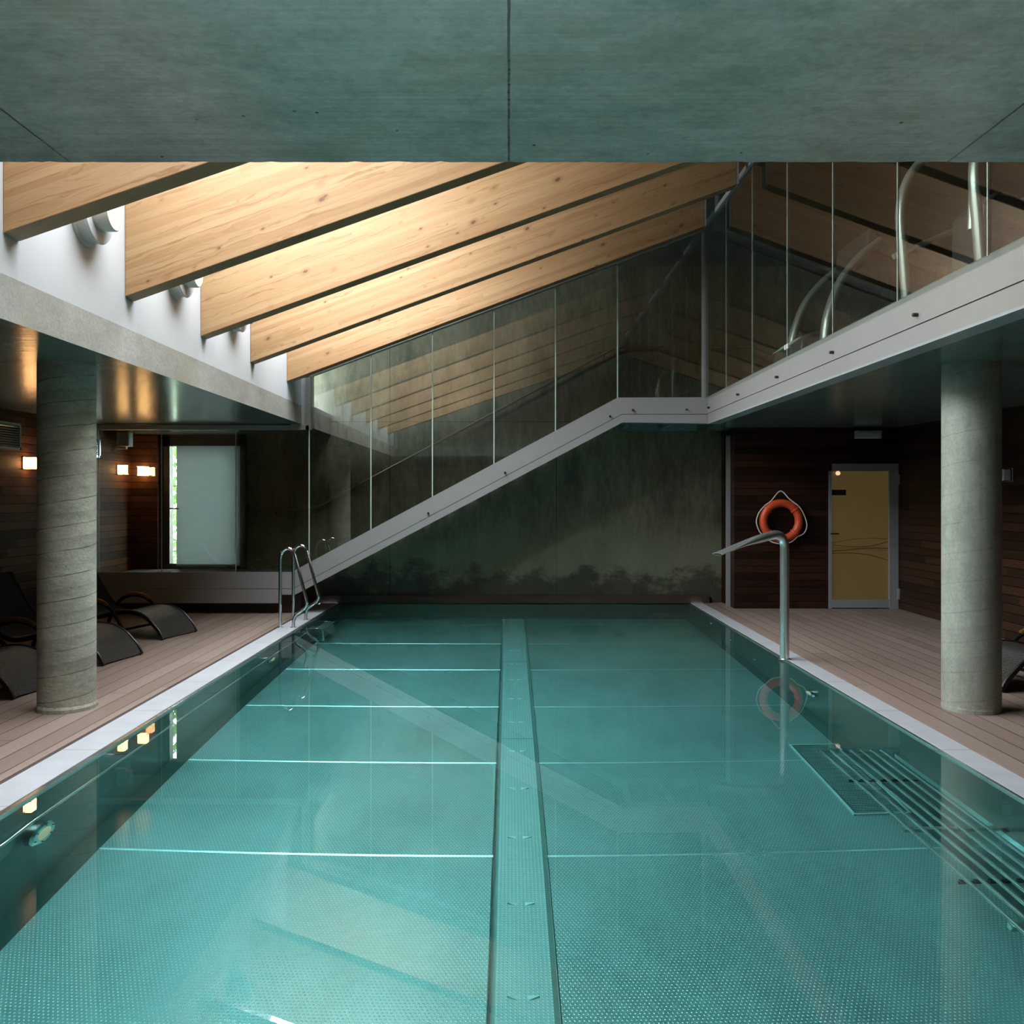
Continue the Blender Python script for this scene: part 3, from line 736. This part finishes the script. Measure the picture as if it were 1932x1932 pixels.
for a, b in zip(YJ, YJ[1:]):
    link('glass_pane', MB().box(2.594, 2.606, b+.004, a-.004, 2.86, 5.09), M['glass_gallery'], gg)
    if a < 11.7: link('joint', MB().box(2.595, 2.605, a-.004, a+.004, 2.86, 5.09), M['joint'], gg)
link('frame_bar', MB().box(2.565, 2.635, 2.5, DG-.05, 5.09, 5.15), M['alu'], gg)
link('glass_pane', MB().box(2.594, 2.606, 2.5, DG-.05, 5.15, 6.30), M['glass_gallery'], gg)
for y in (8.275, 8.337): link('glass_clamp', MB().box(2.585, 2.594, y-.022, y+.022, 2.93, 2.975), M['pale'], gg)
for y in YS[1:]: link('frame_bar', MB().box(2.575, 2.615, y+.06, y+.10, 5.15, 6.30), M['aludark'], gg)

# ================================================================== outside door, blind
d = 13.1; k = d/F
def bx(px): return (px-VX)*k
def bz(py): return EYE+(VY-py)*k
w1 = thing('door_1', 'dark framed glass door to the outside, half covered by a pale blind', 'door', (bx(385), 13.15, .36), kind='structure')
mb = MB(); mb.box(bx(300), bx(322), 13.06, 13.2, .3, bz(816)); mb.box(bx(450), bx(465.5), 13.06, 13.2, .3, bz(816)); mb.box(bx(300), bx(465.5), 13.06, 13.2, bz(842), bz(800)); mb.box(bx(322), bx(453), 13.06, 13.2, .3, bz(1063))
link('frame', mb, M['darkwood'], w1)
link('pane', MB().box(bx(322), bx(453), 13.14, 13.15, bz(1075), bz(842)), M['glass'], w1)
link('handle', MB().tube([P(318, 959, 13.0), P(337, 960, 13.0)], .009, 8), M['black'], w1, smooth=True)
bl = thing('roller_blind', 'pale grey roller blind hanging inside the outside door', 'blind', (bx(395), 13.02, bz(842)))
link('cloth', MB().box(bx(337), bx(456), 13.015, 13.019, bz(1065), bz(842)), M['blind'], bl)
link('hem_bar', MB().box(bx(337), bx(456), 13.008, 13.026, bz(1067), bz(1064)), M['pale'], bl)
# greenery outside
random.seed(11); mb = MB()
for i in range(2600):
    c = Vector((random.uniform(-8.4, -4.0), random.gauss(16.0, .5), random.uniform(.3, 4.2)))
    c.y += .5*math.sin(c.x*3+c.z*2)
    a = Vector((random.gauss(0, 1), random.gauss(0, 1), random.gauss(0, 1))).normalized(); b = a.orthogonal().normalized()
    l, w = random.uniform(.08, .17), random.uniform(.03, .06); cc = a.cross(b)*.012
    mb.add([c-a*l, c+b*w+cc, c+a*l, c-b*w+cc], [(0, 1, 2), (0, 2, 3)])
hedge = link('foliage', mb, M['leaf']); tag(hedge, 'bright green foliage outside the door', 'foliage', kind='stuff')

# ================================================================== frosted door on the right
d = 12.40; k = d/F
def rx(px): return (px-VX)*k
def rz(py): return EYE+(VY-py)*k
dr = thing('door_2', 'amber frosted glass door with curved line decoration in a grey frame', 'door', (rx(1630), 12.4, 0), kind='structure')
mb = MB(); mb.box(rx(1563), rx(1568), 12.37, 12.5, 0, rz(875)); mb.box(rx(1676), rx(1693), 12.36, 12.5, 0, rz(875)); mb.box(rx(1563), rx(1693), 12.37, 12.5, rz(889), rz(875)); mb.box(rx(1568), rx(1678), 12.37, 12.5, 0.012, rz(1131))
fr = link('frame', mb, M['aludark'], dr)
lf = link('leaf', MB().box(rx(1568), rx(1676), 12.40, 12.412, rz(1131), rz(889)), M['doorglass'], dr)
link('sign_plate', MB().box(rx(1568), rx(1596), 12.394, 12.40, rz(934.5), rz(924)), M['black'], lf)
link('handle', MB().tube([P(1567, 1007, 12.36), P(1583, 1007, 12.36)], .010, 8), M['black'], lf, smooth=True)
def decal(pts):
    q = spline([P(px, py, 12.397) for px, py, w in pts], 6); ws = [w for *_, w in pts]; mb = MB()
    n = len(q); vs = []
    for i, p in enumerate(q):
        t = i/(n-1)*(len(ws)-1); j = min(int(t), len(ws)-2); w = (ws[j]*(1-t+j)+ws[j+1]*(t-j))*k*.5
        vs += [(p.x, 12.3985, p.z+w), (p.x, 12.3985, p.z-w)]
    mb.add(vs, [(2*i, 2*i+1, 2*i+3, 2*i+2) for i in range(n-1)]); link('decoration', mb, M['decal'], lf)
decal([(1568, 1025, 1.2), (1605, 1018, 1), (1640, 1015.5, .8), (1675, 1017, 1.4)])
decal([(1568, 1028, 1.2), (1610, 1031.5, 1.6), (1645, 1030, 2.2), (1675, 1022, 1.2)])
decal([(1568, 1040, 2.6), (1605, 1037, 2.2), (1640, 1034, 2.4), (1675, 1035, 2.4)])
decal([(1568, 1034, .7), (1610, 1034, .7), (1640, 1037, .7), (1675, 1039, .7)])
decal([(1568, 1044, 2), (1605, 1043.5, 1.6), (1640, 1047, 2), (1675, 1057, 1.4)])
for py in (905, 1120): link('hinge', MB().box(rx(1691), rx(1695), 12.34, 12.38, rz(py+10), rz(py-10)), M['alu'], fr)
dl = thing('door_glow', 'tiny warm glowing disc at the top of the frosted door', 'lamp', (rx(1579), 12.38, rz(892)))
link('lens', MB().lathe([(.030, 0), (.030, -.02), (.02, -.028)], (rx(1579), 12.37, rz(893)), 'y', 16), M['glow_dim'], dl, smooth=True)  # warm glowing disc added at the door head
link('base', MB().box(rx(1570), rx(1588), 12.36, 12.39, rz(889.5), rz(887)), M['aludark'], dl)

el = thing('emergency_light', 'pale emergency light box high on the dark wall left of the frosted door top', 'emergency light', (rx(1634), 12.35, rz(820)))
link('housing', MB().box(rx(1611), rx(1659), 12.31, 12.395, rz(828), rz(813)), M['white'], el, bevel=.008)
link('diffuser', MB().box(rx(1615), rx(1655), 12.30, 12.312, rz(826), rz(816)), M['lamp_off'], el, bevel=.003)

# life ring
c = P(1473.5, 983, 12.30)
lb = thing('life_ring', 'orange life ring with white rope hanging on the dark wood wall', 'life ring', c)
mb = MB(); ring = [c+Vector((math.cos(a)*.246, 0, math.sin(a)*.246)) for a in [2*math.pi*i/48 for i in range(48)]]
mb.tube(ring, (.055, .058), 16, closed=True, up=(0, 1, 0)); link('ring', mb, M['buoy'], lb, smooth=True)
for a in (40, 140, 222, 318):
    a = math.radians(a); cc = c+Vector((math.cos(a)*.246, 0, math.sin(a)*.246)); t = Vector((-math.sin(a), 0, math.cos(a)))
    loop = [cc+(Vector((math.cos(a), 0, math.sin(a)))*math.cos(b)+Vector((0, 1, 0))*math.sin(b))*.0605 for b in [2*math.pi*i/20 for i in range(20)]]
    link('band', MB().tube(loop, (.004, .016), 8, closed=True, up=t), M['buoy'], lb, smooth=True)
def ra(deg, r): a = math.radians(deg); return c+Vector((math.cos(a)*r, -.02, math.sin(a)*r))
link('rope', MB().tube(spline([ra(138, .315), P(1455, 945, 12.3), P(1472.5, 926.5, 12.33), P(1490, 942, 12.3), ra(42, .315)], 6), .0085, 8), M['rope'], lb, smooth=True)
link('rope', MB().tube(spline([ra(140, .315), ra(160, .33), ra(182, .345), ra(205, .335), ra(222, .315)], 6), .0085, 8), M['rope'], lb, smooth=True)
link('rope', MB().tube(spline([ra(40, .315), ra(20, .32), ra(-8, .355), ra(-27, .355), ra(-42, .315)], 6), .0085, 8), M['rope'], lb, smooth=True)
link('rope', MB().tube(spline([ra(222, .31), ra(245, .318), ra(270, .315), ra(295, .318), ra(318, .31)], 6), .0085, 8), M['rope'], lb, smooth=True)
link('peg', MB().tube([P(1472.5, 926, 12.33), P(1472.5, 926, 12.394)], .010, 10), M['black'], lb)

# ================================================================== wall lamps
def sconce_parts(root, lit):
    b = link('back_plate', MB().box(-.075, .075, -.012, 0, -.075, .075), M['brushed'], root, local=True, bevel=.004)
    g = link('glass_shade', MB().box(-.064, .064, -.10, -.022, -.064, .064), M['lamp'] if lit else M['lamp_off'], root, local=True, bevel=.01)
    mb = MB()
    for sx_ in (-1, 1): mb.box(sx_*.064-.004, sx_*.064+.004, -.104, -.012, -.068, -.060); mb.box(sx_*.064-.004, sx_*.064+.004, -.104, -.012, .060, .068)
    link('clips', mb, M['chrome'], root, local=True)
s0 = thing('wall_lamp', 'lit square wall lamp left of the near column under the louvred grille', 'wall lamp', (-5.508, 10.15, 1.94), 'lit square wall lamps'); sconce_parts(s0, True)
s0.rotation_euler = (0, 0, math.pi/2)
for loc, rz_, lab in (((-5.508, 12.58, 1.94), math.pi/2, 'lit square wall lamp under the wall speaker right of the column'),
                      ((-5.31, 12.978, 1.93), 0, 'lit square wall lamp on the narrow end wall beside the outside door')):
    dup(s0, loc, rz_, lab)
s1 = thing('wall_lamp', 'unlit clear square wall lamp right of the right column', 'wall lamp', (5.418, 9.63, 1.79)); sconce_parts(s1, False); s1.rotation_euler = (0, 0, -math.pi/2)

# louvred grilles
def grille(y0, y1, z0, z1, label):
    o = thing('vent_grille', label, 'vent grille', (-5.51, (y0+y1)/2, (z0+z1)/2), 'louvred vent grilles')
    mb = MB(); mb.box(-5.508, -5.485, y0, y0+.03, z0, z1); mb.box(-5.508, -5.485, y1-.03, y1, z0, z1); mb.box(-5.508, -5.485, y0, y1, z0, z0+.025); mb.box(-5.508, -5.485, y0, y1, z1-.025, z1)
    link('frame', mb, M['brushed'], o)
    n = 9; mb = MB()
    for k in range(n):
        z = z0+.03+(z1-z0-.06)*(k+.5)/n
        mb.prism([(-5.505, z+.008), (-5.488, z-.010), (-5.488, z-.006), (-5.505, z+.012)], y0+.03, y1-.03)
    link('louvres', mb, M['brushed'], o)
    link('back_plate', MB().box(-5.509, -5.506, y0+.02, y1-.02, z0+.02, z1-.02), M['black'], o)
grille(9.05, 10.02, 2.08, 2.375, 'louvred metal vent grille above the lit lamp left of the column')
grille(11.2, 11.97, 2.08, 2.36, 'louvred metal vent grille mostly hidden behind the spiral column')
spk = thing('wall_speaker', 'white box speaker high on the dark wood wall in the back left corner', 'speaker', (-5.4, 12.4, 2.3))
link('cabinet', MB().box(-5.47, -5.30, 12.42, 12.56, 2.26, 2.46), M['pale'], spk, bevel=.006)
link('grille', MB().box(-5.455, -5.315, 12.412, 12.42, 2.275, 2.445), M['pale'], spk)
link('bracket', MB().box(-5.51, -5.36, 12.46, 12.52, 2.225, 2.26), M['pale'], spk); link('bracket', MB().box(-5.44, -5.33, 12.46, 12.52, 2.46, 2.48), M['pale'], spk)

# ================================================================== loungers
prof = [(0, .022), (.05, .105), (.11, .165), (.184, .232), (.30, .287), (.42, .306), (.52, .303), (.64, .280), (.78, .245), (.90, .225), (1.00, .235), (1.10, .285), (1.20, .395), (1.32, .56), (1.47, .80)]
def lounger(label, loc, rz_):
    o = thing('sun_lounger', label, 'sun lounger', (0, 0, 0), 'dark wicker sun loungers')
    c = spline([(s_, 0, z) for s_, z in prof], 4); nb = [i for i, p in enumerate(c) if p.x <= 1.02][-1]
    hw = .295
    def shell(cc, t):
        mb = MB(); n = len(cc); vs = []
        for i, p in enumerate(cc):
            tg = (cc[min(i+1, n-1)]-cc[max(i-1, 0)]).normalized(); nr = Vector((-tg.z, 0, tg.x))
            for w_, e in ((-hw, 0), (-hw*.5, -.012), (0, -.016), (hw*.5, -.012), (hw, 0)):
                q = p+nr*e; vs.append((q.x, w_, q.z))
            for w_, e in ((hw, 0), (0, -.01), (-hw, 0)):
                q = p+nr*(e-t); vs.append((q.x, w_, q.z))
        fs = []; m = 8
        for i in range(n-1):
            for k in range(m): fs.append((i*m+k, i*m+(k+1) % m, (i+1)*m+(k+1) % m, (i+1)*m+k))
        fs += [tuple(range(m)), tuple(range((n-1)*m, n*m))]
        mb.add(vs, fs); return mb
    link('seat', shell(c[:nb+1], .022), M['wicker'], o, local=True, smooth=True)
    link('backrest', shell(c[nb:], .022), M['fabric'], o, local=True, smooth=True)
    for s_ in (-1, 1):
        pts = [(p.x, s_*(hw+.004), p.z-.012) for p in c]
        link('side_rail', MB().tube(pts, (.014, .024), 8), M['black'], o, local=True, smooth=True)
    for s_ in (-1, 1):
        y = s_*(hw+.05)
        a = spline([(.42, y, .012), (.47, y, .10), (.545, y, .215), (.63, y, .315), (.74, y, .378), (.86, y, .398), (.98, y, .380), (1.09, y, .315), (1.17, y, .20), (1.23, y, .09), (1.26, y, .012)], 5)
        ar = link('armrest', MB().tube(a, (.016, .022), 10), M['black'], o, local=True, smooth=True)
        wd = [(p.x, p.y, p.z+.012) for p in a if .66 < p.x < 1.0]
        link('arm_pad', MB().tube(wd, (.018, .027), 10), M['oak'], ar, local=True, smooth=True)
    for xx, zz in ((1.17, .20), (.47, .10)):
        link('cross_bar', MB().tube([(xx, -hw-.05, zz), (xx, hw+.05, zz)], .014, 8), M['black'], o, local=True, smooth=True)
    o.location = loc; o.rotation_euler = (0, 0, rz_); WLOC[o.name] = Vector(loc)
    return o
def foot(near, far):
    n, f = Vector(near), Vector(far); c = (n+f)/2; a = (f-n); return (c.x, c.y, 0), math.atan2(a.y, a.x)+math.pi/2
l, r = foot((-3.748, 9.644), (-3.586, 10.21)); base = lounger('dark wicker lounger farthest from the viewer, right of the spiral column by the stair panel', l, r)
l, r = foot((-3.72, 8.137), (-3.60, 8.768)); dup(base, l, r, 'dark wicker lounger half hidden behind the spiral column, its foot showing on the right side')
l, r = foot((-3.79, 6.80), (-3.68, 7.40)); dup(base, l, r, 'dark wicker lounger nearest the viewer, left of the spiral column')
dup(base, (3.86, 7.35, 0), math.radians(8), 'dark wicker lounger just showing on the right of the right column')

# ================================================================== gym machines upstairs
GZ = 2.812
tm = thing('treadmill', 'treadmill with two pale curved posts and a green striped motor hood behind the gallery glass', 'treadmill', (3.4, 9.6, GZ))
mb = MB(); mb.prism([(2.98, GZ+.10), (3.02, GZ+.36), (3.12, GZ+.44), (3.30, GZ+.47), (3.55, GZ+.40), (3.62, GZ+.20), (3.62, GZ+.10)], 9.15, 10.15)
h = link('motor_hood', mb, M['gymdark'], tm, bevel=.03)
mb = MB(); mb.prism([(3.000, GZ+.365), (3.105, GZ+.448), (3.112, GZ+.440), (3.01, GZ+.36)], 9.45, 10.14); link('stripe', mb, M['green'], h)
link('running_deck', MB().box(3.0, 5.0, 9.25, 10.05, GZ+.02, GZ+.16), M['gymdark'], tm)
link('belt', MB().box(3.65, 4.98, 9.35, 9.95, GZ+.16, GZ+.165), M['black'], tm)
for y in (9.10, 10.20):
    pts = spline([(3.22, y, GZ+.15), (3.25, y, GZ+.55), (3.38, y, GZ+.92), (3.58, y, GZ+1.18), (3.80, y, GZ+1.36)], 6)
    link('post', MB().tube(pts, (.045, .075), 14), M['gymgrey'], tm, smooth=True)
    link('handlebar', MB().tube([(3.66, y, GZ+1.26), (4.25, y, GZ+1.05)], .022, 10), M['black'], tm, smooth=True)
link('console', MB().prism([(3.70, GZ+1.26), (3.86, GZ+1.24), (3.80, GZ+1.48), (3.72, GZ+1.52)], 9.2, 10.1), M['gymdark'], tm, bevel=.02)
link('safety_key', MB().cbox((3.60, 9.45, GZ+1.12), .03, .05, .12), M['red'], tm)
em = thing('cross_trainer', 'cross trainer with tall bent grey tubes and black housing behind the gallery glass', 'cross trainer', (3.6, 6.3, GZ))
link('base', MB().box(2.95, 4.7, 5.95, 6.75, GZ+.02, GZ+.12), M['gymdark'], em, bevel=.02)
mb = MB(); mb.prism([(3.25, GZ+.10), (3.25, GZ+.76), (3.34, GZ+.84), (3.48, GZ+.82), (3.62, GZ+.70), (3.72, GZ+.10)], 6.1, 6.55)
link('housing', mb, M['gymdark'], em, bevel=.025)
for y, xo in ((6.55, 0.0), (5.70, .10)):
    pts = spline([(2.93+xo, y, GZ+.12), (2.90+xo, y, GZ+.5), (2.88+xo, y, GZ+.85), (2.95+xo, y, GZ+1.10), (3.12+xo, y, GZ+1.28), (3.32+xo, y, GZ+1.36)], 6)
    link('post', MB().tube(pts, (.032, .05), 14), M['gymgrey'], em, smooth=True)
link('mast', MB().tube([(3.23, 6.2, GZ+.6), (3.26, 6.2, GZ+1.6)], .035, 12), M['gymgrey'], em, smooth=True)
link('pedal_arm', MB().tube([(2.85, 6.6, GZ+.52), (4.1, 6.6, GZ+1.06)], .022, 10), M['gymgrey'], em, smooth=True)
link('console', MB().prism([(3.22, GZ+1.5), (3.40, GZ+1.46), (3.36, GZ+1.75), (3.26, GZ+1.78)], 6.0, 6.4), M['gymdark'], em, bevel=.02)
